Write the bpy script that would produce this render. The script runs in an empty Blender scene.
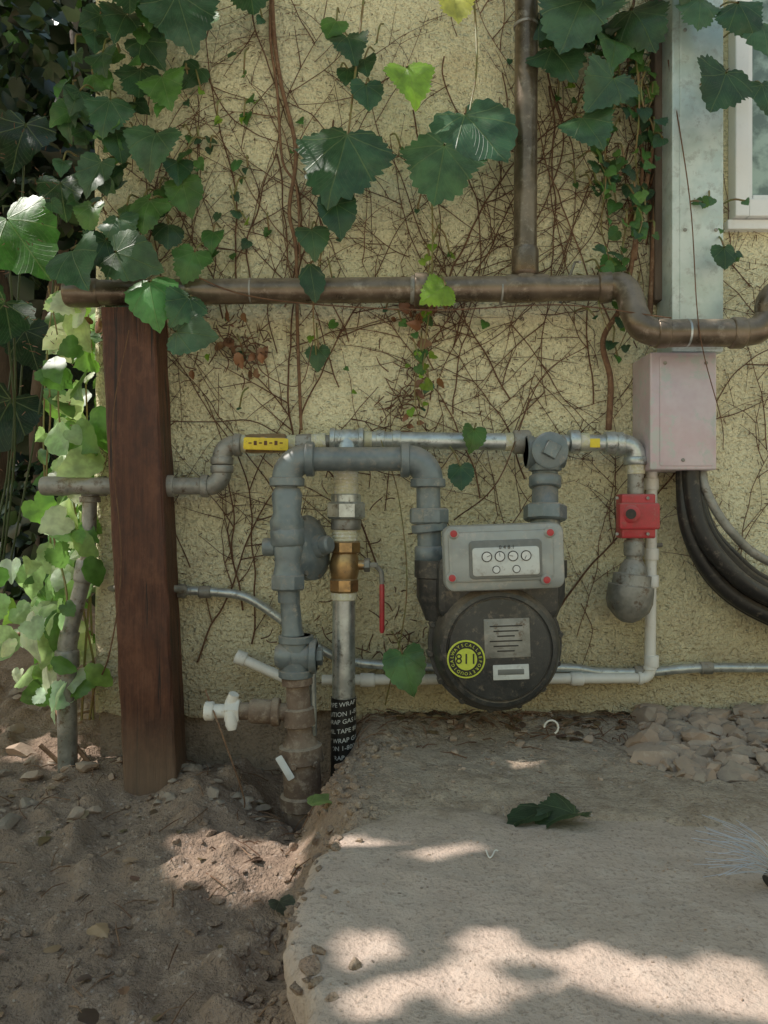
import bpy, math, random
from mathutils import Vector, Matrix, noise
random.seed(7)
rnd=random.random
def U(a,b): return random.uniform(a,b)
sc=bpy.context.scene
# ---------------------------------------------------------------- image pixel frame
# u,v : image pixels projected along camera rays, size at the wall (1.75 mm), d : metres the item stands out from the wall
K=.00175; D=1.3475; H=.37; F=770.0
def S(u,v,d=0.0):
    s=(D-d)/D
    return Vector(((u-384)*K*s,-d,H+(512-v)*K*s))
def R(r,d=0.1): return r*K*(D-d)/D
def G(u,v,z):  # image pixel projected along its camera ray to height z
    dist=F*(H-z)/(v-512.0)
    return Vector(((u-384)/F*dist,dist-D,z))
def sstep(a,b,x):
    t=max(0,min(1,(x-a)/(b-a))); return t*t*(3-2*t)
X=Vector((1,0,0)); Y=Vector((0,1,0)); Z=Vector((0,0,1))

# ---------------------------------------------------------------- materials
def newmat(name):
    m=bpy.data.materials.new(name); m.use_nodes=True
    nt=m.node_tree; b=nt.nodes['Principled BSDF']
    return m,nt,b
def N(nt,t,**k):
    n=nt.nodes.new(t)
    for a,v in k.items(): setattr(n,a,v)
    return n
def L(nt,a,b): nt.links.new(a,b)
def math_(nt,op,a,b=None,c=None):
    n=N(nt,'ShaderNodeMath',operation=op)
    for i,v in enumerate((a,b,c)):
        if v is None: continue
        if isinstance(v,(int,float)): n.inputs[i].default_value=v
        else: L(nt,v,n.inputs[i])
    return n.outputs[0]
def mixc(nt,f,a,b):
    n=N(nt,'ShaderNodeMix',data_type='RGBA')
    for s,v in ((n.inputs[0],f),(n.inputs[6],a),(n.inputs[7],b)):
        if isinstance(v,(int,float)): s.default_value=v
        elif isinstance(v,tuple): s.default_value=(v[0],v[1],v[2],1)
        else: L(nt,v,s)
    return n.outputs[2]
def noi(nt,co,scale,detail=5,rough=.6,w=(1,1,1)):
    if w!=(1,1,1):
        mp=N(nt,'ShaderNodeMapping'); mp.inputs['Scale'].default_value=w; L(nt,co,mp.inputs[0]); co=mp.outputs[0]
    n=N(nt,'ShaderNodeTexNoise'); n.inputs['Scale'].default_value=scale
    n.inputs['Detail'].default_value=min(detail,5); n.inputs['Roughness'].default_value=rough
    L(nt,co,n.inputs['Vector']); return n.outputs['Fac']
def ramp(nt,f,a,b,lo=0.,hi=1.):
    n=N(nt,'ShaderNodeMapRange'); n.interpolation_type='SMOOTHSTEP'
    n.inputs[1].default_value=a; n.inputs[2].default_value=b; n.inputs[3].default_value=lo; n.inputs[4].default_value=hi
    L(nt,f,n.inputs[0]); return n.outputs[0]
def bump(nt,h,strength,dist,prev=None):
    n=N(nt,'ShaderNodeBump'); n.inputs['Strength'].default_value=strength; n.inputs['Distance'].default_value=dist
    L(nt,h,n.inputs['Height'])
    if prev is not None: L(nt,prev,n.inputs['Normal'])
    return n.outputs[0]
DUST=(.42,.34,.25)
def surf(name,c1,c2,scale=25,rough=.5,metal=0.,bs=200,bd=.0006,c3=None,c3amt=(.55,.7),dust=.5,w=(1,1,1),rvar=.15):
    m,nt,b=newmat(name)
    co=N(nt,'ShaderNodeTexCoord').outputs['Object']
    n1=noi(nt,co,scale,3,.7,w)
    col=mixc(nt,ramp(nt,n1,.35,.65),c1,c2)
    if c3:
        n2=noi(nt,co,scale*2.3,4,.75,w)
        col=mixc(nt,ramp(nt,n2,c3amt[0],c3amt[1]),col,c3)
    mt=None
    if dust>0:
        g=N(nt,'ShaderNodeNewGeometry'); sx=N(nt,'ShaderNodeSeparateXYZ'); L(nt,g.outputs['Normal'],sx.inputs[0])
        up=ramp(nt,sx.outputs[2],.0,.95)
        dn=noi(nt,co,80,4,.78)
        f=math_(nt,'MULTIPLY',up,ramp(nt,dn,.3,.6,.35,1.))
        f2=ramp(nt,dn,.54,.72,0.,.55)
        f=math_(nt,'MULTIPLY',math_(nt,'MAXIMUM',f,f2),dust)
        col=mixc(nt,f,col,DUST)
        if metal>0:
            mt=math_(nt,'MULTIPLY',math_(nt,'SUBTRACT',1.,f),metal)
        rr=math_(nt,'ADD',math_(nt,'MULTIPLY',f,.35),ramp(nt,n1,.3,.7,rough-rvar/2,rough+rvar/2))
    else:
        rr=ramp(nt,n1,.3,.7,rough-rvar/2,rough+rvar/2)
    L(nt,col,b.inputs['Base Color']); L(nt,rr,b.inputs['Roughness'])
    if mt is not None: L(nt,mt,b.inputs['Metallic'])
    else: b.inputs['Metallic'].default_value=metal
    if bd>0: L(nt,bump(nt,noi(nt,co,bs,2,.6,w),.8,bd),b.inputs['Normal'])
    return m

def wall_mat():
    m,nt,b=newmat('stucco')
    co=N(nt,'ShaderNodeTexCoord').outputs['Object']
    sx=N(nt,'ShaderNodeSeparateXYZ'); L(nt,co,sx.inputs[0])
    big=noi(nt,co,2.2,3,.6); mid=noi(nt,co,11,4,.75); str_=noi(nt,co,6,4,.7,(3.5,1,.5))
    col=mixc(nt,ramp(nt,big,.35,.7),(.93,.875,.585),(.87,.8,.51))
    col=mixc(nt,math_(nt,'MULTIPLY',ramp(nt,mid,.5,.75),.42),col,(.62,.51,.31))
    col=mixc(nt,math_(nt,'MULTIPLY',ramp(nt,str_,.52,.75),.38),col,(.5,.44,.28))
    sp=noi(nt,co,75,5,.8)
    col=mixc(nt,math_(nt,'MULTIPLY',ramp(nt,sp,.575,.66),.65),col,(.3,.2,.11))
    lowf=ramp(nt,math_(nt,'ADD',sx.outputs[2],math_(nt,'MULTIPLY',mid,-.35)),-.16,.16,1.,0.)
    col=mixc(nt,math_(nt,'MULTIPLY',lowf,.6),col,(.45,.35,.23))
    L(nt,col,b.inputs['Base Color']); b.inputs['Roughness'].default_value=.92
    v=N(nt,'ShaderNodeTexVoronoi'); v.inputs['Scale'].default_value=150; L(nt,co,v.inputs['Vector'])
    n1=bump(nt,noi(nt,co,95,3,.75),1.,.013)
    n2=bump(nt,v.outputs['Distance'],.8,.004,n1)
    L(nt,n2,b.inputs['Normal'])
    return m
def dirt_mat(name,a,b_,c,peb=.5,bd=.008,blend=None):
    m,nt,b=newmat(name)
    co=N(nt,'ShaderNodeTexCoord').outputs['Object']
    n0=noi(nt,co,4,3,.65); n1=noi(nt,co,22,4,.78); n2=noi(nt,co,190,3,.75)
    col=mixc(nt,ramp(nt,n0,.35,.65),a,b_)
    col=mixc(nt,math_(nt,'MULTIPLY',ramp(nt,n1,.45,.7),.7),col,c)
    if blend:
        sx=N(nt,'ShaderNodeSeparateXYZ'); L(nt,co,sx.inputs[0])
        ax,lo,hi,cc=blend
        f=ramp(nt,math_(nt,'ADD',sx.outputs[ax],math_(nt,'MULTIPLY',math_(nt,'SUBTRACT',n1,.5),.22)),lo,hi)
        col=mixc(nt,f,col,mixc(nt,ramp(nt,n1,.4,.65),cc,(cc[0]*.72,cc[1]*.69,cc[2]*.66)))
    col=mixc(nt,math_(nt,'MULTIPLY',ramp(nt,n0,.46,.3),.35),col,(a[0]*.45,a[1]*.43,a[2]*.42))
    col=mixc(nt,math_(nt,'MULTIPLY',ramp(nt,n2,.5,.7),.6),col,(a[0]*.38,a[1]*.36,a[2]*.34))
    v=N(nt,'ShaderNodeTexVoronoi'); v.inputs['Scale'].default_value=95; L(nt,co,v.inputs['Vector'])
    pm=math_(nt,'MULTIPLY',ramp(nt,v.outputs['Distance'],.12,.3,1.,0.),ramp(nt,n1,.4,.6,0.,peb))
    col=mixc(nt,pm,col,(.55,.45,.38))
    L(nt,col,b.inputs['Base Color']); b.inputs['Roughness'].default_value=.97
    x=bump(nt,n1,1.,bd)
    x=bump(nt,n2,1.,bd*.45,x)
    L(nt,x,b.inputs['Normal'])
    return m
def leaf_mat(name,transl=.3,veins=True):
    m,nt,b=newmat(name)
    at=N(nt,'ShaderNodeAttribute',attribute_name='tint')
    co=N(nt,'ShaderNodeTexCoord').outputs['Object']
    col=at.outputs['Color']
    if transl>0:
        nn=noi(nt,co,28,3,.65)
        hs=N(nt,'ShaderNodeHueSaturation'); L(nt,ramp(nt,nn,.3,.7,.7,1.3),hs.inputs['Value']); L(nt,col,hs.inputs['Color']); col=hs.outputs[0]
    if veins:
        uv=N(nt,'ShaderNodeUVMap'); sx=N(nt,'ShaderNodeSeparateXYZ'); L(nt,uv.outputs[0],sx.inputs[0])
        u,v=sx.outputs[0],sx.outputs[1]
        ang=math_(nt,'ARCTAN2',u,math_(nt,'MULTIPLY',v,-1.))
        r2=math_(nt,'SQRT',math_(nt,'ADD',math_(nt,'MULTIPLY',u,u),math_(nt,'MULTIPLY',v,v)))
        fr=math_(nt,'ABSOLUTE',math_(nt,'SUBTRACT',math_(nt,'FRACT',math_(nt,'ADD',math_(nt,'DIVIDE',ang,.72),.5)),.5))
        d1=math_(nt,'MULTIPLY',math_(nt,'MULTIPLY',fr,r2),.72)
        m1=ramp(nt,d1,.003,.014,1.,0.)
        s=math_(nt,'SUBTRACT',math_(nt,'MULTIPLY',r2,8.),math_(nt,'MULTIPLY',fr,7.))
        d2=math_(nt,'ABSOLUTE',math_(nt,'SUBTRACT',math_(nt,'FRACT',s),.5))
        m2=ramp(nt,d2,.02,.08,.35,0.)
        mk=math_(nt,'MAXIMUM',m1,m2)
        light=mixc(nt,.5,col,(.3,.4,.16))
        col=mixc(nt,math_(nt,'MULTIPLY',mk,.5),col,light)
        L(nt,bump(nt,math_(nt,'ADD',math_(nt,'MULTIPLY',mk,-1.),nn),.6,.002),b.inputs['Normal'])
        col2=mixc(nt,ramp(nt,noi(nt,co,70,4,.75),.5,.8,0.,.2),col,(.3,.27,.2))
    else: col2=col
    L(nt,col2,b.inputs['Base Color']); b.inputs['Roughness'].default_value=.4
    b.inputs['Specular IOR Level'].default_value=.5
    if transl>0:
        tr=N(nt,'ShaderNodeBsdfTranslucent'); hs2=N(nt,'ShaderNodeHueSaturation'); hs2.inputs['Value'].default_value=2.0; hs2.inputs['Saturation'].default_value=1.1
        L(nt,col,hs2.inputs['Color']); L(nt,hs2.outputs[0],tr.inputs[0])
        mx=N(nt,'ShaderNodeMixShader'); mx.inputs[0].default_value=transl
        L(nt,b.outputs[0],mx.inputs[1]); L(nt,tr.outputs[0],mx.inputs[2])
        L(nt,mx.outputs[0],nt.nodes['Material Output'].inputs['Surface'])
    return m

M={}
M['stucco']=wall_mat()
SAND=(.5,.395,.29)
M['found']=dirt_mat('foundation_concrete',(.28,.22,.165),(.38,.3,.225),(.18,.14,.1),.3,.01)
M['dirt']=dirt_mat('dirt',(.36,.255,.18),(.28,.195,.137),(.46,.34,.25),.6,.012,(0,-.1,.03,SAND))
M['slab']=dirt_mat('dusty_concrete',(.55,.43,.345),(.48,.375,.295),(.59,.48,.39),.25,.005,(1,-.5,-.36,SAND))
M['bounce_slab']=dirt_mat('bounce_concrete',(.68,.63,.55),(.63,.58,.5),(.7,.66,.58),.1,.003)
M['gray']=surf('gray_pipe_paint',(.13,.165,.18),(.205,.245,.255),18,.4,.25,120,.0006,(.31,.31,.28),(.55,.72),.65)
M['galv']=surf('galvanised_steel',(.42,.46,.46),(.62,.67,.66),30,.36,.75,90,.0005,(.2,.2,.18),(.52,.72),.5)
M['galvlt']=surf('galvanised_sheet',(.5,.6,.57),(.63,.71,.68),22,.45,.25,60,.0003,(.42,.47,.44),(.5,.7),.25)
M['pinkbox']=surf('pink_lit_steel',(.54,.43,.47),(.6,.52,.55),16,.45,.2,60,.0003,(.48,.5,.49),(.5,.65),.35)  # pink cast of the light on the box is put into the steel colour
M['galvdk']=surf('weathered_fitting',(.22,.225,.205),(.36,.355,.325),25,.52,.5,100,.001,(.15,.115,.085),(.53,.68),.7)
M['drain']=surf('weathered_drain_pipe',(.12,.092,.066),(.22,.175,.128),12,.33,.6,70,.0005,(.32,.27,.21),(.52,.72),.6)
M['brass']=surf('brass',(.5,.33,.15),(.36,.24,.12),30,.4,.85,90,.0004,(.2,.15,.1),(.55,.7),.4)
M['rust']=surf('rusty_iron',(.13,.09,.065),(.22,.16,.12),22,.85,.15,110,.002,(.32,.26,.2),(.48,.68),.7)
M['tape']=surf('thread_tape',(.74,.72,.52),(.62,.59,.42),60,.6,0,200,.0008,(.77,.75,.67),(.5,.6),.2)
M['white']=surf('white_plastic',(.85,.84,.79),(.8,.78,.72),20,.45,0,120,.0003,(.52,.46,.38),(.6,.78),.22)
M['wframe']=surf('white_window_paint',(.84,.85,.85),(.8,.82,.82),9,.4,0,120,.0002,None,dust=.15)
M['yellow']=surf('yellow_tag',(.82,.64,.04),(.72,.54,.04),40,.5,0,100,.0003,(.35,.27,.08),(.58,.7),.35)
M['red']=surf('red_paint',(.5,.045,.055),(.4,.04,.045),40,.4,0,120,.0005,(.33,.06,.055),(.55,.7),.45)
M['black']=surf('black_plastic',(.018,.018,.018),(.035,.033,.03),30,.45,0,100,.0004,None,dust=.45)
M['lblack']=surf('black_label',(.012,.012,.012),(.02,.02,.02),30,.4,0,100,.0001,None,dust=.1)
M['lwhite']=surf('printed_white',(.74,.76,.74),(.66,.68,.66),40,.5,0,100,.0001,None,dust=.25)
M['lgreen']=surf('printed_lime',(.62,.7,.08),(.52,.6,.07),40,.5,0,100,.0001,None,dust=.2)
M['meter']=surf('meter_casting',(.038,.041,.041),(.062,.064,.062),14,.4,.3,150,.0006,(.115,.105,.09),(.52,.72),.55)
M['index']=surf('index_cover',(.36,.39,.375),(.29,.31,.3),16,.4,.1,120,.0004,(.46,.44,.4),(.5,.7),.7)
M['plate']=surf('index_plate',(.62,.65,.62),(.52,.54,.52),30,.35,0,120,.0002,(.35,.33,.29),(.54,.72),.35)
M['idark']=surf('index_recess',(.15,.16,.15),(.2,.21,.2),30,.4,0,120,.0003,None,dust=.35)
M['cable']=surf('black_cable',(.012,.012,.013),(.022,.021,.02),30,.42,0,60,.0006,(.06,.05,.04),(.58,.75),.4)
M['twig']=surf('vine_bark',(.14,.07,.038),(.23,.13,.07),60,.85,0,200,.001,(.31,.21,.13),(.5,.7),.1)
M['twigdk']=surf('dead_tendril',(.11,.052,.028),(.17,.095,.052),60,.9,0,200,0,None,dust=.0)
M['stemg']=surf('green_stem',(.18,.2,.06),(.24,.15,.07),40,.6,0,200,0,None,dust=.0)
M['bark']=surf('tree_bark',(.1,.075,.055),(.16,.12,.09),20,.9,0,50,.006,None,dust=.0,w=(1,1,.3))
M['rock']=surf('stone',(.44,.31,.225),(.33,.24,.18),14,.9,0,90,.002,(.52,.41,.315),(.5,.7),.4)
M['rock2']=surf('dark_stone',(.22,.17,.14),(.31,.245,.195),20,.9,0,90,.002,None,dust=.6)
M['steel']=surf('steel_wire',(.5,.51,.52),(.6,.6,.6),40,.35,.8,100,0,None,dust=.0)
M['leaf']=leaf_mat('ivy_leaf',.28,True)
M['leafs']=leaf_mat('small_leaf',.4,False)
M['leafc']=leaf_mat('crown_leaf',0,False)
M['dead']=leaf_mat('dry_leaf',.0,False)
def wood_mat():
    m,nt,b=newmat('stained_wood')
    co=N(nt,'ShaderNodeTexCoord').outputs['Object']
    g=noi(nt,co,16,5,.8,(6,6,.35)); bl=noi(nt,co,16,5,.75,(1,1,.6)); cr=noi(nt,co,11,4,.6,(9,9,.25))
    col=mixc(nt,ramp(nt,g,.3,.7),(.055,.017,.009),(.12,.043,.021))
    col=mixc(nt,math_(nt,'MULTIPLY',ramp(nt,bl,.5,.64),.6),col,(.17,.07,.038))
    col=mixc(nt,math_(nt,'MULTIPLY',ramp(nt,bl,.5,.36),.6),col,(.035,.013,.008))
    col=mixc(nt,ramp(nt,cr,.61,.66),col,(.012,.006,.005))
    sx=N(nt,'ShaderNodeSeparateXYZ'); L(nt,co,sx.inputs[0])
    low=ramp(nt,math_(nt,'ADD',sx.outputs[2],math_(nt,'MULTIPLY',bl,-.1)),-.12,.02,1.,0.)
    col=mixc(nt,math_(nt,'MULTIPLY',low,.7),col,(.22,.15,.1))
    L(nt,col,b.inputs['Base Color']); b.inputs['Roughness'].default_value=.6
    x=bump(nt,cr,.8,-.005); x=bump(nt,g,.8,.003,x); L(nt,x,b.inputs['Normal'])
    return m
M['wood']=wood_mat()
def glass_mat():
    m,nt,b=newmat('window_glass')
    co=N(nt,'ShaderNodeTexCoord').outputs['Object']
    L(nt,mixc(nt,ramp(nt,noi(nt,co,18,5,.6),.4,.6),(.13,.18,.155),(.36,.47,.41)),b.inputs['Base Color'])
    b.inputs['Roughness'].default_value=.06; b.inputs['Coat Weight'].default_value=.6; return m
M['glass']=glass_mat()

# ---------------------------------------------------------------- mesh builder
def link(o,parent=None):
    sc.collection.objects.link(o)
    if parent: o.parent=parent
    return o
def empty(name):
    e=bpy.data.objects.new(name,None); e.empty_display_size=.05; return link(e)
class MB:
    def __init__(s): s.v=[];s.f=[];s.m=[];s.mats=[];s.uv={};s.t={}
    def mi(s,k):
        if k not in s.mats: s.mats.append(k)
        return s.mats.index(k)
    def add(s,vs,fs,mat,uv=None,tint=None):
        o=len(s.v); s.v+= [tuple(p) for p in vs]; i=s.mi(mat)
        for f in fs: s.f.append(tuple(a+o for a in f)); s.m.append(i)
        if uv:
            for j,q in enumerate(uv): s.uv[o+j]=q
        if tint:
            for j in range(len(vs)): s.t[o+j]=tint
    def tube(s,pts,rads,n=12,mat='gray',cap=True,flat=None):
        pts=[Vector(p) for p in pts]
        if isinstance(rads,(int,float)): rads=[rads]*len(pts)
        tg=[]
        for i in range(len(pts)):
            a=pts[max(0,i-1)]; b=pts[min(len(pts)-1,i+1)]
            t=b-a
            if t.length<1e-9: t=tg[-1] if tg else Z.copy()
            tg.append(t.normalized())
        ref=Z if abs(tg[0].z)<.9 else X
        nn=tg[0].cross(ref).normalized(); vs=[];fs=[]
        for i,(p,t) in enumerate(zip(pts,tg)):
            nn=(nn-t*nn.dot(t)); 
            if nn.length<1e-6: nn=t.cross(X)
            nn.normalize(); bb=t.cross(nn)
            for j in range(n):
                a=2*math.pi*j/n
                vs.append(p+(nn*math.cos(a)+bb*math.sin(a))*rads[i])
        for i in range(len(pts)-1):
            for j in range(n):
                k=(j+1)%n
                fs.append((i*n+j,(i)*n+k,(i+1)*n+k,(i+1)*n+j))
        if cap:
            fs.append(tuple(reversed(range(n)))); fs.append(tuple(range((len(pts)-1)*n,len(pts)*n)))
        s.add(vs,fs,mat)
    def lathe(s,A,B,prof,n=28,mat='gray',ph=0.):
        A=Vector(A);B=Vector(B); t=(B-A).normalized(); ref=Z if abs(t.z)<.9 else Y
        nn=t.cross(ref).normalized(); bb=t.cross(nn); vs=[];fs=[]
        for q,r in prof:
            p=A+(B-A)*q
            for j in range(n):
                a=2*math.pi*j/n+ph
                vs.append(p+(nn*math.cos(a)+bb*math.sin(a))*r)
        m=len(prof)
        for i in range(m-1):
            for j in range(n):
                k=(j+1)%n
                fs.append((i*n+j,(i)*n+k,(i+1)*n+k,(i+1)*n+j))
        fs.append(tuple(reversed(range(n)))); fs.append(tuple(range((m-1)*n,m*n)))
        s.add(vs,fs,mat)
    def pipe(s,A,B,r,mat='gray',n=28): s.lathe(A,B,[(0,r),(1,r)],n,mat)
    def collar(s,A,B,r,mat='gray',n=28,b=.12):
        s.lathe(A,B,[(0,r*.9),(b*.5,r*.97),(b,r),(1-b,r),(1-b*.5,r*.97),(1,r*.9)],n,mat)
    def hexn(s,A,B,r,mat='gray',n=6,ph=.3):
        s.lathe(A,B,[(0,r*.9),(.12,r),(.88,r),(1,r*.9)],n,mat,ph)
    def threads(s,A,B,r,mat='tape',k=9):
        pr=[]
        for i in range(k*2+1): pr.append((i/(k*2),r*(1.04 if i%2 else .97)))
        s.lathe(A,B,pr,24,mat)
    def elbow(s,P,din,dout,Rb,r,mat='gray',cl=.6,cr=1.2):
        P=Vector(P);c=P+din*Rb+dout*Rb
        pts=[c-dout*Rb*math.cos(a)-din*Rb*math.sin(a) for a in [math.pi/2*i/12 for i in range(13)]]
        s.tube(pts,r,28,mat)
        for dr in (din,dout):
            s.collar(P+dr*(Rb-r*.1),P+dr*(Rb+r*cl),r*cr,mat)
    def tee(s,P,dirs,r,mat='gray',ln=1.5,cr=1.22):
        P=Vector(P)
        for dr in dirs:
            s.pipe(P-dr*r*.2,P+dr*r*ln,r*1.05,mat)
            s.collar(P+dr*r*(ln-.55),P+dr*r*(ln),r*cr,mat)
        s.lathe(P-dirs[0]*r*.9,P+dirs[0]*r*.9,[(0,r*.7),(.3,r*1.08),(.7,r*1.08),(1,r*.7)],28,mat)
    def plate(s,C,ux,uz,w,h,rad,t,bev,mat,seg=5):
        C=Vector(C);nrm=ux.cross(uz)
        def ring(w,h,rad,off):
            out=[]
            for cx,cz,a0 in ((1,1,0),(-1,1,90),(-1,-1,180),(1,-1,270)):
                for i in range(seg+1):
                    a=math.radians(a0+90*i/seg)
                    out.append(C+ux*(cx*(w/2-rad)+rad*math.cos(a))+uz*(cz*(h/2-rad)+rad*math.sin(a))+nrm*off)
            return out
        rs=[ring(w,h,rad,0),ring(w,h,rad,t-bev),ring(w-bev*.6,h-bev*.6,max(rad-bev*.3,1e-5),t-bev*.35),ring(w-2*bev,h-2*bev,max(rad-bev,1e-5),t)]
        n=len(rs[0]);vs=[p for r in rs for p in r];fs=[]
        for i in range(3):
            for j in range(n):
                k=(j+1)%n; fs.append((i*n+j,i*n+k,(i+1)*n+k,(i+1)*n+j))
        fs.append(tuple(reversed(range(n)))); fs.append(tuple(range(3*n,4*n)))
        s.add(vs,fs,mat)
    def box(s,lo,hi,mat):
        x0,y0,z0=lo;x1,y1,z1=hi
        vs=[(x0,y0,z0),(x1,y0,z0),(x1,y1,z0),(x0,y1,z0),(x0,y0,z1),(x1,y0,z1),(x1,y1,z1),(x0,y1,z1)]
        s.add(vs,[(0,3,2,1),(4,5,6,7),(0,1,5,4),(1,2,6,5),(2,3,7,6),(3,0,4,7)],mat)
    def obj(s,name,parent=None,smooth=True,angle=38,bevel=0):
        me=bpy.data.meshes.new(name); me.from_pydata(s.v,[],s.f)
        for k in s.mats: me.materials.append(M[k])
        me.polygons.foreach_set('material_index',s.m)
        if s.uv:
            ul=me.uv_layers.new(name='UVMap')
            for l in me.loops:
                q=s.uv.get(l.vertex_index)
                if q: ul.data[l.index].uv=q
        if s.t:
            ca=me.color_attributes.new('tint','FLOAT_COLOR','POINT')
            for i,c in s.t.items(): ca.data[i].color=(c[0],c[1],c[2],1)
        me.update()
        if smooth:
            me.shade_smooth(); me.set_sharp_from_angle(angle=math.radians(angle))
        o=bpy.data.objects.new(name,me); link(o,parent)
        if bevel:
            b=o.modifiers.new('bevel','BEVEL'); b.width=bevel; b.segments=2; b.limit_method='ANGLE'
        return o
def spline(pts,k=8):
    pts=[Vector(p) for p in pts]; out=[]
    q=[pts[0]*2-pts[1]]+pts+[pts[-1]*2-pts[-2]]
    for i in range(1,len(q)-2):
        a,b,c,d=q[i-1],q[i],q[i+1],q[i+2]
        for j in range(k):
            t=j/k
            out.append(.5*((2*b)+(c-a)*t+(2*a-5*b+4*c-d)*t*t+(3*b-a-3*c+d)*t**3))
    out.append(pts[-1]); return out
def text_mesh(s,size,font_extrude=.0002,align='CENTER'):
    cu=bpy.data.curves.new('t','FONT'); cu.body=s; cu.size=size; cu.align_x=align; cu.align_y='CENTER'; cu.extrude=font_extrude; cu.resolution_u=2
    o=bpy.data.objects.new('t',cu); sc.collection.objects.link(o)
    dg=bpy.context.evaluated_depsgraph_get(); me=bpy.data.meshes.new_from_object(o.evaluated_get(dg))
    bpy.data.objects.remove(o); return me
def add_text(name,s,size,P,mat,parent,rot=0.):
    me=text_mesh(s,size); me.materials.clear(); me.materials.append(M[mat])
    o=bpy.data.objects.new(name,me); o.location=P; o.rotation_euler=(math.pi/2,rot,0); link(o,parent); return o

# ---------------------------------------------------------------- leaves
LOBE=[(0,0),(.08,.13),(.2,.2),(.34,.19),(.46,.11),(.56,.02),(.65,-.09),(.64,-.22),(.565,-.34),(.51,-.45),(.46,-.56),(.40,-.68),(.3,-.81),(.15,-.94),(0,-1.1)]
HEART=[(0,0),(.1,.14),(.24,.2),(.39,.16),(.5,.02),(.54,-.16),(.52,-.34),(.45,-.52),(.34,-.7),(.17,-.88),(0,-1.06)]
OVAL=[(0,0),(.16,-.05),(.3,-.25),(.33,-.45),(.27,-.68),(.14,-.88),(0,-1.05)]
def outline(kind,sub,teeth,seed):
    r=random.Random(seed); h=[Vector((p[0],p[1],0)) for p in kind]
    pts=[Vector((p.x,p.y)) for p in spline(h,sub)]
    c=Vector((0,-.35)); out=[]
    lobej=r.uniform(-.03,.03)
    for i,p in enumerate(pts):
        if 0<i<len(pts)-1:
            d_=(p-c).normalized()
            if sub>=2:
                ph=i%3
                p=p+d_*teeth*({0:-.7,1:.9,2:.3}[ph])*r.uniform(.5,1.3)
            p=p+d_*lobej*math.sin(i*.5)
        out.append(p)
    right=out; left=[Vector((-p.x*r.uniform(.97,1.03),p.y+r.uniform(-.012,.012))) for p in out[1:-1]]
    return right+left[::-1]
OUT={}
def leaf(mb,P,w,roll=0,pitch=.3,yaw=0,kind='L',tint=(.05,.11,.04),mat='leaf',detail=2,fold=None,droop=None,base=False):
    key=(kind,detail,random.randint(0,5))
    if key not in OUT:
        kk={'L':LOBE,'H':HEART,'O':OVAL}[kind]
        OUT[key]=outline(kk,3 if detail==2 else (2 if detail==1 else 1),(.042 if kind=='L' else .028) if detail else 0,key[2]+11)
    o=OUT[key]; s=w/({'L':1.28,'H':1.07,'O':.66}[kind])
    fold=U(-.25,.35) if fold is None else fold; droop=U(.1,.5) if droop is None else droop
    rings=[.35,.7,1.] if detail==2 else ([.6,1.] if detail==1 else [1.])
    c=Vector((0,-.35)); vs=[Vector((c.x,c.y,0))]
    for q in rings:
        for p in o: 
            e=c+(p-c)*q; vs.append(Vector((e.x,e.y,0)))
    ph=U(0,6); uv=[(v.x,v.y) for v in vs]
    for v in vs:
        rr=math.hypot(v.x,v.y+.35)
        v.z=abs(v.x)*fold - (v.y+.35)**2*droop + .06*math.sin(v.x*7+ph)*rr + .055*math.sin(v.y*9+ph*2)*rr
    n=len(o);fs=[]
    for j in range(n): fs.append((0,1+j,1+(j+1)%n))
    for i in range(len(rings)-1):
        for j in range(n):
            k=(j+1)%n; fs.append((1+i*n+j,1+(i+1)*n+j,1+(i+1)*n+k,1+i*n+k))
    Mx=Matrix.Rotation(yaw,3,'Z')@Matrix.Rotation(-roll,3,'Y')@Matrix.Rotation(-pitch,3,'X')
    off=Vector((0,0,0)) if base else Vector((0,-.38,0))
    out=[]
    for v in vs:
        q=(v-off)*s; out.append(P+Mx@Vector((q.x,-q.z,q.y)))
    mb.add(out,fs,mat,uv,tint)
    q=(Vector((0,0,0))-off)*s
    return P+Mx@Vector((q.x,-q.z,q.y))
def qleaf(mb,P,w,nrm,tint,mat):
    a=nrm.cross(Vector((U(-1,1),U(-1,1),U(-1,1)))).normalized(); b=nrm.cross(a); k=nrm*w*U(.05,.2)
    vs=[P-b*w*.6,P-b*w*.15+a*w*.5-k,P+b*w*.3+a*w*.38-k,P+b*w*.7,P+b*w*.3-a*w*.38-k,P-b*w*.15-a*w*.5-k]
    mb.add(vs,[(0,1,2,3),(0,3,4,5)],mat,None,tint)
def tnt(base,v=.25):
    f=U(1-v,1+v); return (base[0]*f*U(.9,1.12),base[1]*f,base[2]*f*U(.85,1.15))
DK=(.032,.08,.032); BL=(.052,.118,.055); MD=(.07,.17,.04); BR=(.22,.36,.04); YL=(.42,.48,.1)

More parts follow.
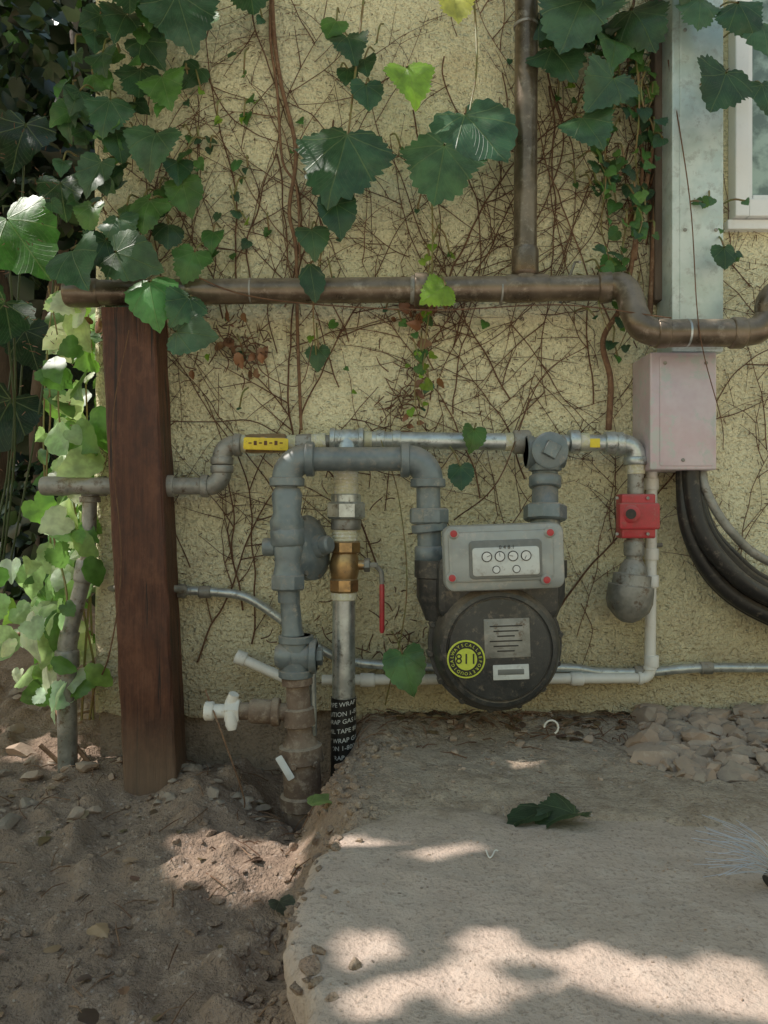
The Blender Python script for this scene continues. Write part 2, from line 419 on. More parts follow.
# ================================================================ HOUSE
house=empty('stucco_house')
mb=MB(); xl=S(92,0).x; zb=.018
xs=[]; x=xl+.012
while x<.98: xs.append(x); x+=.005
while x<7: xs.append(x); x+=.25
zs=[]; z=zb
while z<1.32: zs.append(z); z+=.005
zs+=[1.6,2.0,2.5,3.0]
def wy(x,z):
    a=noise.noise(Vector((x*85,z*85,0)))*.0013+noise.noise(Vector((x*38,z*38,0)))*.0016+noise.noise(Vector((x*3,z*3,4)))*.002
    return a
vs=[];fs=[]
cols=[(xl,6.0),(xl,3.),(xl,1.),(xl,.3),(xl,.1)]+[(xl+.0,.03),(xl+.001,.014),(xl+.005,.005)]
nc=len(cols)+len(xs)
for z in zs:
    for cx,cy in cols:
        vs.append((cx+noise.noise(Vector((cy*9,z*22,1)))*.003,cy+noise.noise(Vector((2,z*35,cy)))*.003,z+ (noise.noise(Vector((cy*20,1,1)))*.006 if z==zb else 0)))
    for x in xs:
        vs.append((x,wy(x,z),z+(noise.fractal(Vector((x*14,1,3)),1,2,3)*.016 if z==zb else 0)))
for i in range(len(zs)-1):
    for j in range(nc-1):
        a=i*nc+j; fs.append((a,a+1,a+nc+1,a+nc))
mb.add(vs,fs,'stucco')
o=len(mb.v); lip=[(v[0]+(.012 if v[0]<xl+.01 else 0),max(v[1]+.02,.02),v[2]+.002) for v in vs[:nc]]
mb.v+=lip
for j in range(nc-1): mb.f.append((j,o+j,o+j+1,j+1)); mb.m.append(0)
mb.obj('stucco_wall',house,angle=60)
mb=MB(); mb.box((xl+.01,.012,-.5),(7,6,zb+.02),'found'); mb.box((xl+.02,.05,zb+.02),(6.9,5.9,2.98),'stucco'); mb.obj('foundation',house,False)
mb=MB()
x0=S(733,0,.02).x; z0=S(0,218,.02).z
mb.box((x0,-.03,z0),(x0+.024,.0,1.9),'wframe'); mb.box((x0+.0245,-.029,z0),(2.2,.0,z0+.03),'wframe')
mb.box((x0-.008,-.018,z0-.018),(2.21,.0,z0-.001),'wframe')
mb.box((x0+.0245,-.016,z0+.0305),(x0+.036,.0,1.88),'wframe'); mb.box((x0+.0365,-.016,z0+.0305),(2.2,.0,z0+.042),'wframe')
mb.obj('window_frame',house,False,bevel=.002)
mb=MB(); mb.box((x0+.0365,-.006,z0+.0425),(2.18,-.001,1.88),'glass'); mb.obj('window_glass',house,False)

# ================================================================ GROUND
def gz(x,y):
    t=sstep(-.125,-.035,x+noise.noise(Vector((x*6,y*9,0)))*.03+noise.noise(Vector((x*25,y*25,0)))*.012)
    left=-.085-.035*sstep(-.1,-.6,y)
    right=.004
    under=sstep(-.4,-.5,y+noise.noise(Vector((x*5,y*3,9)))*.05)
    right=right*(1-under)+(-.06)*under
    z=left*(1-t)+right*t
    z+=.014*t*math.exp(-((y+.03)/.06)**2)*(1+noise.noise(Vector((x*7,2,0))))
    z-=.055*math.exp(-(((x+.135)/.07)**2+((y+.13)/.09)**2))
    z+=.025*math.exp(-(((x+.30)/.06)**2+((y+.1)/.07)**2))
    z+=.03*math.exp(-(((x+.43)/.1)**2+((y+.03)/.06)**2))*(1-t)
    z+=.018*math.exp(-(((x+.2)/.1)**2+((y+.34)/.07)**2))
    if x<-.4:
        b=sstep(-.4,-.6,x)*sstep(-.2,.9,y); z+=b*.15
    far=sstep(1.5,4,math.hypot(x,y)); z=z*(1-far)+(-.02)*far
    am=(.014 if t<.5 else .007)*(1-.6*far)
    z+=noise.fractal(Vector((x*9,y*9,5)),1,2,5)*am+noise.noise(Vector((x*45,y*45,1)))*.003*(1-far)+noise.noise(Vector((x*95,y*95,1)))*.0015*(1-far)
    cl=noise.noise(Vector((x*22,y*22,8)))
    if cl>.2: z+=(cl-.2)*.035*(1-t)
    return z
def axis(lo,hi,st):
    out=[];x=lo
    while x<hi: out.append(x); x+=st
    s=st; a=hi
    while a<60: out.append(a); s*=1.25; a+=s
    s=st;a=lo-st
    l=[]
    while a>-60: l.append(a); s*=1.25; a-=s
    return l[::-1]+out
gx=axis(-.9,.85,.0055); gy=axis(-.95,.35,.0055)
mb=MB();vs=[(x,y,gz(x,y)) for y in gy for x in gx];n=len(gx)
fs=[(i*n+j,i*n+j+1,(i+1)*n+j+1,(i+1)*n+j) for i in range(len(gy)-1) for j in range(n-1)]
mb.add(vs,fs,'dirt'); mb.obj('ground',angle=180)
def edge(y):
    pts=[(-3,-.07),(-1.,-.05),(-.79,-.06),(-.65,-.087),(-.55,-.082),(-.48,-.058),(-.4,-.04),(-.264,-.0),(-.1,.05)]
    for (a,b),(c,d) in zip(pts,pts[1:]):
        if a<=y<=c: return b+(d-b)*sstep(0,1,(y-a)/(c-a))+noise.fractal(Vector((y*14,3,1)),1,2,5)*.013+noise.noise(Vector((y*70,3,1)))*.004
    return -.06
mb=MB();vs=[];fs=[]
ys=[-1.62,-1.4,-1.2]
y=-1.
while y<-.24: ys.append(y); y+=.0055
sxs=[0,.003,.007,.012]+[.012+.0065*i for i in range(1,138)]+[1.,1.3,1.8,2.6,3.4]
def sz(x,y,s):
    z=.003+noise.fractal(Vector((x*5,y*5,2)),1,2,5)*.007+noise.noise(Vector((x*30,y*30,3)))*.0024+noise.noise(Vector((x*80,y*80,3)))*.0012
    z-=.016*math.exp(-s/.006)
    z-=.03*sstep(-.45,-.28,y+noise.noise(Vector((x*6,y*6,5)))*.05)
    z-=.012*sstep(.05,-.06,x)*sstep(-.5,-.36,y)
    return z
nc=len(sxs)+3
for y in ys:
    e=edge(y); j=noise.noise(Vector((y*30,0,7)))*.012; j2=noise.noise(Vector((y*60,4,7)))*.008
    vs.append((e+.012+j,y,-.16)); vs.append((e+.010+j,y,-.06)); vs.append((e+.001+j2,y,-.032))
    for s in sxs: vs.append((e+s,y,sz(e+s,y,s)))
for i in range(len(ys)-1):
    for j in range(nc-1):
        a=i*nc+j; fs.append((a,a+1,a+nc+1,a+nc))
mb.add(vs,fs,'slab'); mb.obj('concrete_slab',angle=50)
mb=MB(); mb.box((-6,-12,-.1),(7,-1.63,.015),'bounce_slab'); mb.obj('bounce_slab',None,False,bevel=.01)  # unseen pale slab added behind the camera to bounce sunlight onto the wall
def top(x,y):
    z=gz(x,y)
    if -1.6<y<-.25:
        e=edge(y)
        if x>e: z=max(z,sz(x,y,x-e))
    return z
import bmesh
def rock(mb,x,y,s,mat,seed,sub=2,flat=.6):
    bm=bmesh.new(); bmesh.ops.create_icosphere(bm,subdivisions=sub,radius=1)
    rot=Matrix.Rotation(U(0,6.3),3,'Z')@Matrix.Rotation(U(-.5,.5),3,'X')
    sc_=Vector((U(.8,1.35),U(.7,1.),flat*U(.7,1.2)))
    planes=[(Vector((U(-1,1),U(-1,1),U(-1,1))).normalized(),U(.45,.72)) for _ in range(9)]
    vs=[]
    for v in bm.verts:
        p=v.co.copy()
        for nrm,dd in planes:
            q=p.dot(nrm)
            if q>dd: p-=nrm*(q-dd)
        p*=1+.12*noise.noise(p*2+Vector((seed,0,0)))
        p=rot@Vector((p.x*sc_.x,p.y*sc_.y,p.z*sc_.z)); vs.append(p*s+Vector((x,y,top(x,y)+s*flat*.25)))
    mb.add(vs,[tuple(v.index for v in f.verts) for f in bm.faces],mat); bm.free()
mb=MB()
for i in range(330):
    y=-.02-.27*rnd()**1.5; k=(D+y)/F
    x=U(640,790)*k-384*k if rnd()<.88 else U(450,640)*k-384*k
    big=x>(640-384)*k
    rock(mb,x,y,random.choice([.005,.008,.011,.015,.02,.027])*U(.8,1.25)*(1.1 if big else .4),'rock' if rnd()<.75 else 'rock2',i)
for i in range(80):
    x=U(-1.1,-.42);y=U(-.25,.35); rock(mb,x,y,U(.006,.022),'rock' if rnd()<.6 else 'rock2',i+300)
for i in range(34):
    x=U(-.36,-.18);y=U(-.18,-.02); rock(mb,x,y,U(.005,.017),'rock2',i+500)
for (u,v,s) in ((22,750,.032),(88,770,.024),(75,800,.02),(14,735,.025)):
    p=G(u,v,-.06); rock(mb,p.x,p.y,s,'rock',u)
for i in range(1900):
    x=U(-.8,.8);y=U(-.85,-.02); s=U(.0012,.004)
    if x>-.05 and y<-.35: s*=.55
    rock(mb,x,y,s,'rock' if rnd()<.5 else 'rock2',i+900,1)
for i in range(260):
    y=U(-.85,-.1); x=edge(y)+(random.gauss(-.02,.022) if y<-.3 else random.gauss(-.07,.03)); rock(mb,x,y,U(.003,.011),'dirt',i+4000,2,.7)
for i in range(260):
    x=U(-.75,-.12);y=U(-.8,-.05); rock(mb,x,y,U(.003,.012),'dirt',i+5000,2,.6)
mb.obj('rocks',angle=25)

# ================================================================ WOODEN POST
mb=MB()
dF=.105;dB=.012
tl,tr=S(100,307,dF),S(154,307,dF); bl,br=S(124,800,dF),S(177,800,dF)
NZ=60;vs=[];fs=[]
for i in range(NZ+1):
    t=i/NZ; a=bl.lerp(tl,t); b=br.lerp(tr,t); j=lambda k:noise.noise(Vector((k*5,t*14,0)))*.002
    c=.0035
    ring=[(a.x+c+j(1),-dF+j(2)),(b.x-c+j(3),-dF+j(4)),(b.x+j(5),-dF+c),(b.x+j(6)-.006,-dB-c),(b.x-c-.006,-dB),(a.x+c,-dB),(a.x+j(7),-dB-c),(a.x+j(8),-dF+c)]
    vs+=[(x,y,a.z) for x,y in ring]
for i in range(NZ):
    for j in range(8):
        k=(j+1)%8; fs.append((i*8+j,i*8+k,(i+1)*8+k,(i+1)*8+j))
fs.append(tuple(range(NZ*8,NZ*8+8)))
mb.add(vs,fs,'wood'); mb.obj('wooden_post',angle=30)

# ================================================================ DRAIN PIPE
mb=MB(); d=.07; r=R(12.5,d)
A=S(72,293,d);B=S(606,288,d)
mb.pipe(A,B,r,'drain'); mb.collar(S(66,293,d),S(100,293,d),r*1.13,'drain')
mb.collar(S(414,290,d),S(428,290,d),r*1.35,'drain'); mb.collar(S(410,290,d),S(432,290,d),r*1.15,'galvdk')
for u in (250,500): mb.collar(S(u,291,d),S(u+2,291,d),r*1.03,'galvdk')
T=S(525,288,d); mb.collar(S(505,289,d),S(548,288,d),r*1.12,'drain')
mb.pipe(T,S(527,-140,d),R(11.5,d),'drain'); mb.collar(S(525,276,d),S(525,248,d),R(13.5,d),'drain'); 
mb.collar(S(526,28,d),S(526,25,d),R(12.5,d),'galvdk')
P=[S(606,288,d),S(620,286,d+.012),S(629,295,.095),S(634,312,.112),S(642,327,.122),S(660,333,.126),S(690,333,.127),S(741,333,.127)]
mb.tube(spline(P,8),R(13.5,.11),28,'drain')
mb.collar(S(598,288,d),S(612,287,d+.003),r*1.2,'drain'); mb.collar(S(655,333,.126),S(668,333,.126),R(15,.12),'drain')
P=[S(741,333,.127),S(757,330,.127),S(768,318,.127),S(771,300,.127),S(790,290,.127),S(860,288,.127)]
mb.tube(spline(P,8),R(13.5,.12),28,'drain'); mb.collar(S(730,333,.127),S(744,333,.127),R(15.5,.12),'drain')
mb.lathe(S(686,333,.127),S(688,333,.127),[(0,R(13.8,.12)),(1,R(13.8,.12))],28,'galv')
mb.tube([S(560,303,.02),S(575,262,.04),S(580,262,.07)],R(1.5),6,'galvdk')
mb.obj('drain_pipe')

# ================================================================ METAL DUCT
mb=MB()
def bx(u0,u1,v0,v1,d0,d1,mat,bev=.003):
    a=S(u0,v0,d1);b=S(u1,v1,d1); c=(a+b)/2; c.y=-d0
    mb.plate(c,X,Z,b.x-a.x,a.z-b.z,.003,d1-d0,bev,mat,2)
bx(672,724,-160,352,.004,.075,'galvlt')
bx(650,717,352,470,.004,.092,'pinkbox')
bx(660,714,356,466,.0921,.0935,'pinkbox',.0006)
bx(680,721,-160,348,.0751,.0765,'galvlt',.0006)
for (u,v) in ((685,30),(685,230),(716,230),(665,363),(706,363),(683,460)):
    dd=.0935 if v>350 else .0765
    mb.lathe(S(u,v,dd),S(u,v,dd)-Y*.002,[(0,.003),(.6,.003),(1,.002)],10,'galvdk')
mb.obj('metal_wireway')
mb=MB(); bx(655,667,-160,300,.003,.03,'bark',.003); mb.obj('wooden_trim')
mb=MB()
for k,(off,rr,dd) in enumerate(((0,8,.05),(-9,7.5,.055),(10,7,.04),(4,8.5,.07),(15,5,.03),(-13,4,.045))):
    P=[S(690+off*.6,455,dd),S(689+off*.6,485,dd),S(697+off*.9,530-off*.2,dd+.01),S(722+off*.8,570-off,dd+.012),S(762+off*.3,600-off*1.3,dd+.005),S(830,622-off*1.5,dd),S(930,640-off,dd)]
    mb.tube(spline(P,8),R(rr,dd),14,'cable')
P=[S(700,455,.06),S(706,490,.075),S(730,530,.08),S(770,562,.07),S(860,590,.06)]
mb.tube(spline(P,8),R(4.5,.07),12,'galvdk')
mb.obj('electrical_cables')

# ================================================================ CONDUITS
mb=MB(); d=.022
P=[S(172,590,d),S(215,592,d),S(245,597,d),S(275,615,d),S(308,641,d),S(340,658,d),S(380,665,d),S(470,668,d),S(566,668,d),S(600,672,d),S(650,672,d),S(700,668,d),S(800,668,d),S(1000,668,d)]
mb.tube(spline(P,10),R(4.6,d),16,'galv')
for u,v in ((205,592),(390,666),(640,672),(706,668)): mb.collar(S(u-6,v,d),S(u+6,v,d),R(6.2,d),'galvdk')
mb.collar(S(178,591,d),S(186,591,d),R(7,d),'galvdk')
P=[S(185,590,.03),S(165,588,.05),S(120,588,.004),S(85,590,-.03)]
mb.tube(spline(P,6),R(4),10,'galvdk')
mb.obj('electrical_conduit')
mb=MB(); d=.03
mb.pipe(S(652,452,d),S(650,668,d),R(5.5,d),'white')
for v in (478,548,575,655): mb.collar(S(651.5,v,d),S(651.3,v+12,d),R(7.2,d),'white')
mb.lathe(S(644,545,.01),S(662,545,.01),[(0,.004),(1,.004)],8,'galvdk')
mb.elbow(S(650,678,d),Z,-X,R(9,d),R(5.5,d),'white')
mb.pipe(S(640,678,d),S(322,680,d),R(5.2,d),'white')
mb.collar(S(360,680,d),S(375,680,d),R(7,d),'white')
mb.collar(S(570,679,d),S(583,679,d),R(6.6,d),'white')
mb.pipe(S(236,656,.04),S(300,685,.05),R(5,.04),'white'); mb.collar(S(236,656,.04),S(246,660,.04),R(7,.04),'white')
mb.obj('pvc_conduit')

# ================================================================ GAS SUPPLY (rear manifold)
mb=MB(); d=.062; r=R(9,d)
mb.pipe(S(45,486,d),S(205,486,d),R(8.5,d),'galvdk')
mb.collar(S(158,486,d),S(175,486,d),R(11,d),'galvdk')
mb.elbow(S(222,486,d),-X,Z,R(14,d),R(9.5,d),'galvdk',.7)
mb.elbow(S(222,445,d),-Z,X,R(13,d),R(9.5,d),'galvdk',.7)
mb.threads(S(239,444,d),S(247,444,d),R(8.5,d))
mb.pipe(S(240,444,d),S(340,441,d),R(6.5,d),'galvdk')
mb.hexn(S(246,444,d),S(286,443,d),R(10,d),'brass',8)
mb.pipe(S(265,443,d),S(265,443,d)-Y*.022,R(5,d),'brass')
mb.hexn(S(265,443,d+.02),S(265,443,d+.024),R(6,d),'galvdk')
c=S(266,444,d+.0245); mb.plate(c,(X+Z*-.03).normalized(),(Z+X*.03).normalized(),R(44,d),R(12,d),.003,.0022,.0006,'yellow',3)
for i in range(7):
    mb.plate(S(250+i*5.2,443,d+.0268),X,Z,R(3,d),R(1.3+3*(i%2),d),.0003,.0004,.0001,'twigdk',1)
mb.threads(S(288,443,d),S(296,443,d),R(8,d)); mb.hexn(S(296,443,d),S(312,442,d),R(9,d),'galvdk'); mb.threads(S(312,442,d),S(326,441,d),R(8,d))
T=S(347,440,d); mb.tee(T,[X,-X,-Z],R(10,d),'galv',1.7)
mb.threads(S(364,440,d),S(372,440,d),R(8.8,d))
mb.pipe(S(364,440,d),S(520,442,d),R(8.6,d),'galv')
for u in (376,392): mb.collar(S(u,440,d),S(u+9,440,d),R(9.6,d),'galv')
mb.threads(S(505,442,d),S(514,442,d),R(9,d)); mb.collar(S(513,442,d),S(530,442,d),R(12,d),'galvdk')
mb.pipe(S(560,443,d),S(626,443,d),R(8.4,d),'galv')
mb.collar(S(568,442,d),S(579,442,d),R(12,d),'galv'); mb.threads(S(579,442,d),S(588,442,d),R(9,d))
mb.plate(S(595,443,d+.0145),X,Z,R(10,d),R(9,d),.001,.0008,.0002,'yellow',2)
mb.collar(S(604,443,d),S(616,443,d),R(11.5,d),'galv')
mb.elbow(S(636,444,d),-X,-Z,R(14,d),R(10,d),'galv',.7)
mb.pipe(S(636,460,d),S(634,580,d),R(8,d),'galvdk')
mb.threads(S(636,462,d),S(636,474,d),R(8.6,d))
c=S(633,516,d-.008)
mb.plate(c+Y*0,X,Z,R(34,d),R(44,d),.003,.03,.004,'red',3)
mb.plate(c-Y*.02,X,Z,R(40,d),R(26,d),.004,.016,.003,'red',3)
mb.lathe(S(631,514,d+.026),S(631,514,d+.032),[(0,R(9,d)),(.6,R(9,d)),(1,R(7,d))],24,'red')
mb.lathe(S(631,514,d+.0315),S(631,514,d+.033),[(0,R(5,d)),(1,R(5,d))],20,'lblack')
for a,b in ((617,498),(648,498),(617,534),(648,534)): mb.lathe(S(a,b,d+.018),S(a,b,d+.027),[(0,.003),(1,.0026)],8,'galvdk')
mb.collar(S(634,540,d),S(634,556,d),R(10,d),'galvdk')
mb.lathe(S(634,560,d),S(627,622,d),[(0,R(9)),(.1,R(13)),(.22,R(14.5)),(.23,R(19)),(.4,R(19.5)),(.41,R(23)),(.66,R(23.5)),(.8,R(21)),(.93,R(13)),(1,R(6))],28,'galvdk')
T=S(545,452,.085)
mb.tee(T,[X,-X,-Z],R(14,d),'gray',1.35,1.15)
mb.lathe(T-Y*.0,T-Y*.042,[(0,R(15)),(.6,R(16)),(.8,R(18)),(.95,R(18)),(1,R(16))],28,'gray')
mb.hexn(T-Y*.042,T-Y*.055,R(10),'gray',4)
d2=.12
mb.tube(spline([S(545,470,.085),S(545,490,.09),S(545,505,.12),S(545,530,.13)],6),R(13),28,'gray')
mb.collar(S(545,476,.09),S(545,488,.094),R(16),'gray'); mb.hexn(S(545,505,d2+.008),S(545,521,d2+.012),R(21),'gray',8)
mb.pipe(S(545,516,.13),S(545,585,.13),R(15,.13),'gray')
mb.obj('gas_supply_pipe')

# ================================================================ FRONT RISER
mb=MB(); d=.135; r=R(13,d)
mb.elbow(S(287,459,d),-Z,X,R(20,d),R(15,d),'gray',.5,1.17)
mb.pipe(S(300,459,d),S(420,459,d),R(12,d),'gray')
mb.elbow(S(428,460,d),-X,-Z,R(20,d),R(15,d),'gray',.5,1.17)
mb.pipe(S(428,480,d),S(430,575,d),R(12,d),'gray')
mb.hexn(S(429,508,d),S(429,524,d),R(20,d),'gray',8); mb.collar(S(429,523,d),S(430,532,d),R(18,d),'gray')
mb.hexn(S(430,546,d),S(430,562,d),R(16,d),'gray',8)
mb.pipe(S(286,476,d),S(289,602,d),R(11,d),'gray')
mb.lathe(S(287,488,d),S(287,530,d),[(0,R(12)),(.15,R(15)),(.6,R(13.5)),(.8,R(17)),(1,R(16))],28,'gray')
mb.hexn(S(287,528,d),S(288,546,d),R(18,d),'gray',8)
mb.lathe(S(288,545,d),S(288,576,d),[(0,R(14)),(.1,R(15)),(.4,R(13)),(.7,R(13)),(1,R(15))],28,'gray'); mb.hexn(S(288,574,d),S(288,590,d),R(17.5,d),'gray',8)
mb.lathe(S(289,588,d),S(293,640,d),[(0,R(11)),(.2,R(9.5)),(.8,R(10)),(1,R(12))],28,'gray')
mb.collar(S(263,547,d),S(275,547,d),R(9,d),'gray')
T=S(296,656,d); mb.tee(T,[Z,-Z,X],R(14,d),'gray',1.5,1.25); mb.hexn(T+X*R(18),T+X*R(26),R(9),'gray',6)
mb.lathe(T-X*R(4),T-X*R(20),[(0,R(15)),(.7,R(13)),(1,R(9))],20,'gray')
mb.lathe(S(297,676,d),S(305,838,d),[(0,R(15)),(.05,R(15)),(.06,R(11)),(.19,R(12)),(.2,R(15)),(.3,R(15.5)),(.31,R(12)),(.37,R(12.5)),(.42,R(17)),(.43,R(21)),(.52,R(21.5)),(.53,R(18.5)),(.72,R(18.5)),(.73,R(22)),(.8,R(22)),(.81,R(19)),(.9,R(19)),(1,R(18))],28,'rust')
for i in range(6):
    a=i*math.pi/3+.3; q=S(301,760,d)+Vector((math.cos(a)*R(18.5),math.sin(a)*R(18.5),0)); mb.hexn(q,q+Vector((math.cos(a),math.sin(a),0))*.006,R(3.5),'rust')
T=S(298,712,d); mb.pipe(T,S(238,711,d),R(8.5,d),'rust'); mb.collar(S(274,712,d),S(250,711,d),R(12,d),'rust'); mb.collar(S(280,712,d),S(272,712,d),R(14,d),'rust')
mb.hexn(S(240,711,d),S(226,711,d),R(13,d),'white',6); mb.pipe(S(226,711,d),S(212,711,d),R(7,d),'white'); mb.collar(S(214,711,d),S(205,711,d),R(9.5,d),'white',16)
mb.lathe(S(230,712,d+.015),S(232,730,d+.018),[(0,R(5)),(.7,R(6)),(1,R(4))],12,'white')
mb.lathe(S(230,706,d),S(234,694,d+.005),[(0,R(6)),(1,R(5))],12,'white')
mb.plate(S(285,768,d+.034),(X+Z*.6).normalized(),(Z-X*.6).normalized(),R(7),R(25),.002,.0006,.0001,'lwhite',2)
mb.pipe(S(313,735,d-.03),S(312,660,d-.03),R(4,d),'galv')
mb.obj('gas_riser_pipe')
mb=MB(); c=S(308,548,.088); ax=(Vector((.8,-.45,.15))).normalized()
mb.lathe(c-ax*.028,c+ax*.03,[(0,R(10)),(.12,R(20)),(.38,R(30)),(.4,R(33)),(.6,R(33)),(.62,R(30)),(.82,R(22)),(.85,R(12)),(1,R(11))],32,'gray')
mb.lathe(c+ax*.028,c+ax*.045,[(0,R(9)),(.8,R(9)),(1,R(7))],20,'gray')
mb.pipe(c,S(288,548,.13),R(11),'gray')
b1=ax.cross(Z).normalized();b2=ax.cross(b1)
for i in range(8):
    a=i*math.pi/4+.2; p=c+b1*math.cos(a)*R(30)+b2*math.sin(a)*R(30)
    mb.hexn(p-ax*.009,p+ax*.011,R(3),'galvdk')
mb.obj('pressure_regulator')

# ================================================================ SECOND RISER WITH BRASS VALVE
mb=MB(); d=.075
mb.pipe(S(347,455,d),S(345,520,d),R(9,d),'galv')
mb.tube([S(347,440,.062),S(347,452,.068),S(346,466,d)],R(11),24,'galv'); mb.collar(S(346,458,d),S(346,472,d),R(14,d),'galv')
mb.threads(S(346,472,d),S(346,496,d),R(12,d),'tape',7)
mb.collar(S(346,494,d),S(346,503,d),R(15,d),'galv'); mb.hexn(S(346,502,d),S(346,519,d),R(20,d),'galv',8); mb.collar(S(346,518,d),S(346,530,d),R(15,d),'galvdk')
mb.threads(S(345,528,d),S(345,542,d),R(12.5,d),'tape',4)
mb.hexn(S(345,541,d),S(345,553,d),R(16,d),'brass',8)
mb.lathe(S(345,552,d),S(344,582,d),[(0,R(12)),(.2,R(14)),(.5,R(15.5)),(.8,R(14)),(1,R(12))],28,'brass')
mb.hexn(S(344,578,d),S(344,592,d),R(15,d),'brass',8)
mb.pipe(S(344,590,d),S(343,830,d),R(11.5,d),'galv')
mb.collar(S(344,592,d),S(344,600,d),R(13,d),'tape')
mb.pipe(S(350,565,d),S(366,565,d),R(5,d),'brass'); mb.hexn(S(364,565,d),S(370,565,d),R(7,d),'galvdk')
mb.plate(S(370,565,d+.004),X,Z,R(16),R(5),.001,.004,.0008,'galvdk',2)
mb.tube(spline([S(376,566,d),S(381,572,d),S(382,584,d)],5),R(2.5),8,'galvdk')
mb.tube([S(382,583,d),S(382,586,d),S(382,630,d),S(382,633,d)],[R(1.8),R(2.8),R(2.8),R(1.8)],10,'red')
rr=R(12.6,d); A=S(343.6,697,d);B=S(343,784,d)
mb.lathe(A,B,[(0,rr),(1,rr)],36,'lblack')
words=['GAS PIPE WRAP TAPE','CAUTION 1-800-422','PIPE WRAP GAS LINE','10 MIL TAPE 88 UL','POLY WRAP GAS TAPE','CAUTION 1-800-422','PIPE WRAP GAS LINE','10 MIL TAPE 88 UL','GAS PIPE WRAP TAPE','CAUTION 1-800-422']
for i,w in enumerate(words):
    me=text_mesh(w,.0105,.0); cz=A.z+(B.z-A.z)*(i+.55)/len(words); vs=[]
    for v in me.vertices:
        x=v.co.x; a=x/rr+ .35*math.sin(i*2.1)
        vs.append((A.x+math.sin(a)*(rr+.0004),A.y-math.cos(a)*(rr+.0004),cz+v.co.y+x*.15))
    mb.add(vs,[tuple(p.vertices) for p in me.polygons],'lwhite')
mb.obj('gas_valve_riser')

# ================================================================ GAS METER
meter=empty('gas_meter'); mb=MB()
C=S(500,650,.2); 
def ML(prof,mat,n=56,c=C):
    A=Vector((c.x,-prof[0][0],c.z));B=Vector((c.x,-prof[-1][0],c.z)); t0,t1=prof[0][0],prof[-1][0]
    mb.lathe(A,B,[((q-t0)/(t1-t0),r) for q,r in prof],n,mat)
r0=R(67,.2)
ML([(.055,r0*.6),(.06,r0*.8),(.075,r0*.93),(.1,r0*.98),(.13,r0*.99),(.1301,r0*1.04),(.15,r0*1.04),(.1501,r0*.985),(.178,r0*.95),(.190,r0*.9),(.196,r0*.86),(.1975,r0*.80),(.1945,r0*.785),(.1945,r0*.77),(.199,r0*.755),(.2025,r0*.5),(.204,r0*.1)],'meter')
for i in range(14):
    a=i*2*math.pi/14+.15; p=Vector((C.x+math.cos(a)*r0*1.02,-.128,C.z+math.sin(a)*r0*1.02))
    mb.lathe(p,p-Y*.026,[(0,.0058),(.8,.0058),(1,.004)],8,'meter')
c=S(497,588,.16); mb.plate(Vector((c.x,-.07,c.z)),X,Z,R(122,.16),R(62,.16),.02,.11,.012,'meter')
for u in (436,545):
    mb.lathe(S(u,620,.135),S(u,560,.135),[(0,R(10)),(.4,R(19)),(.7,R(19)),(.72,R(21)),(1,R(21))],28,'meter')
for i in range(5):
    p=S(462+i*18,607,.182); mb.plate(p,X,Z,R(3),R(14),.001,.004,.001,'meter',2)
mb.obj('meter_body',meter)
mb=MB()
ux=(X+Z*.035).normalized();uz=(Z-X*.035).normalized()
c=S(501,556,.185); mb.plate(c,ux,uz,R(120,.21),R(66,.21),R(9),.034,.006,'index')
f=lambda a,b,dd: S(501,556,.219)+ux*R(a,.219)+uz*R(b,.219)-Y*dd
mb.plate(f(0,0,-.002),ux,uz,R(104,.21),R(50,.21),R(6),.006,.003,'index')
mb.plate(f(4,-3,.003),ux,uz,R(72,.21),R(38,.21),R(4),.004,.002,'idark')
mb.plate(f(4,-5,.0068),ux,uz,R(66,.21),R(28,.21),R(3),.0022,.0008,'plate')
for i in range(4):
    q=f(-15+i*13,0,.009); mb.lathe(q,q-Y*.0006,[(0,R(4.8)),(1,R(4.8))],20,'lblack'); q=q-Y*.0006
    mb.lathe(q,q-Y*.0004,[(0,R(3.9)),(1,R(3.9))],20,'lwhite')
    an=i*1.3+.4; e=q-Y*.0007; mb.tube([e,e+ux*math.cos(an)*R(3.4)+uz*math.sin(an)*R(3.4)],.0004,5,'lblack')
for i in range(2):
    q=f(-6+i*20,-13,.009); mb.lathe(q,q-Y*.0006,[(0,R(3.6)),(1,R(3.6))],18,'lblack'); q=q-Y*.0006
    mb.lathe(q,q-Y*.0004,[(0,R(2.9)),(1,R(2.9))],18,'lwhite')
for a,b in ((-50,-20),(-47,24),(44,-25),(49,22)):
    q=f(a,b,.0); mb.lathe(q,q-Y*.007,[(0,R(5)),(.7,R(5)),(1,R(3.6))],16,'index'); mb.lathe(q-Y*.0068,q-Y*.009,[(0,R(3.2)),(.7,R(3.2)),(1,R(2))],14,'red')
mb.obj('index_box',meter)
mb=MB()
q=S(466,659,.2015)
mb.lathe(q,q-Y*.0022,[(0,R(17.5)),(1,R(17.5))],40,'lgreen'); q2=q-Y*.0022
mb.lathe(q2,q2-Y*.0005,[(0,R(16)),(1,R(16))],40,'lblack'); q3=q2-Y*.0005
mb.lathe(q3,q3-Y*.0004,[(0,R(10)),(1,R(10))],40,'lgreen')
mb.plate(S(507,638,.2025),ux,uz,R(42),R(36),.001,.0018,.0005,'galvdk',2)
for i in range(6): mb.plate(S(506,626+i*5,.2044),ux,uz,R(30-(i%3)*7),R(1.2),.0001,.0002,.00005,'lblack',1)
mb.plate(S(511,672,.2025),ux,uz,R(33),R(14),.001,.0015,.0005,'plate',2)
mb.plate(S(511,672,.2041),ux,uz,R(24),R(5),.0003,.0003,.0001,'idark',1)
mb.obj('labels',meter)
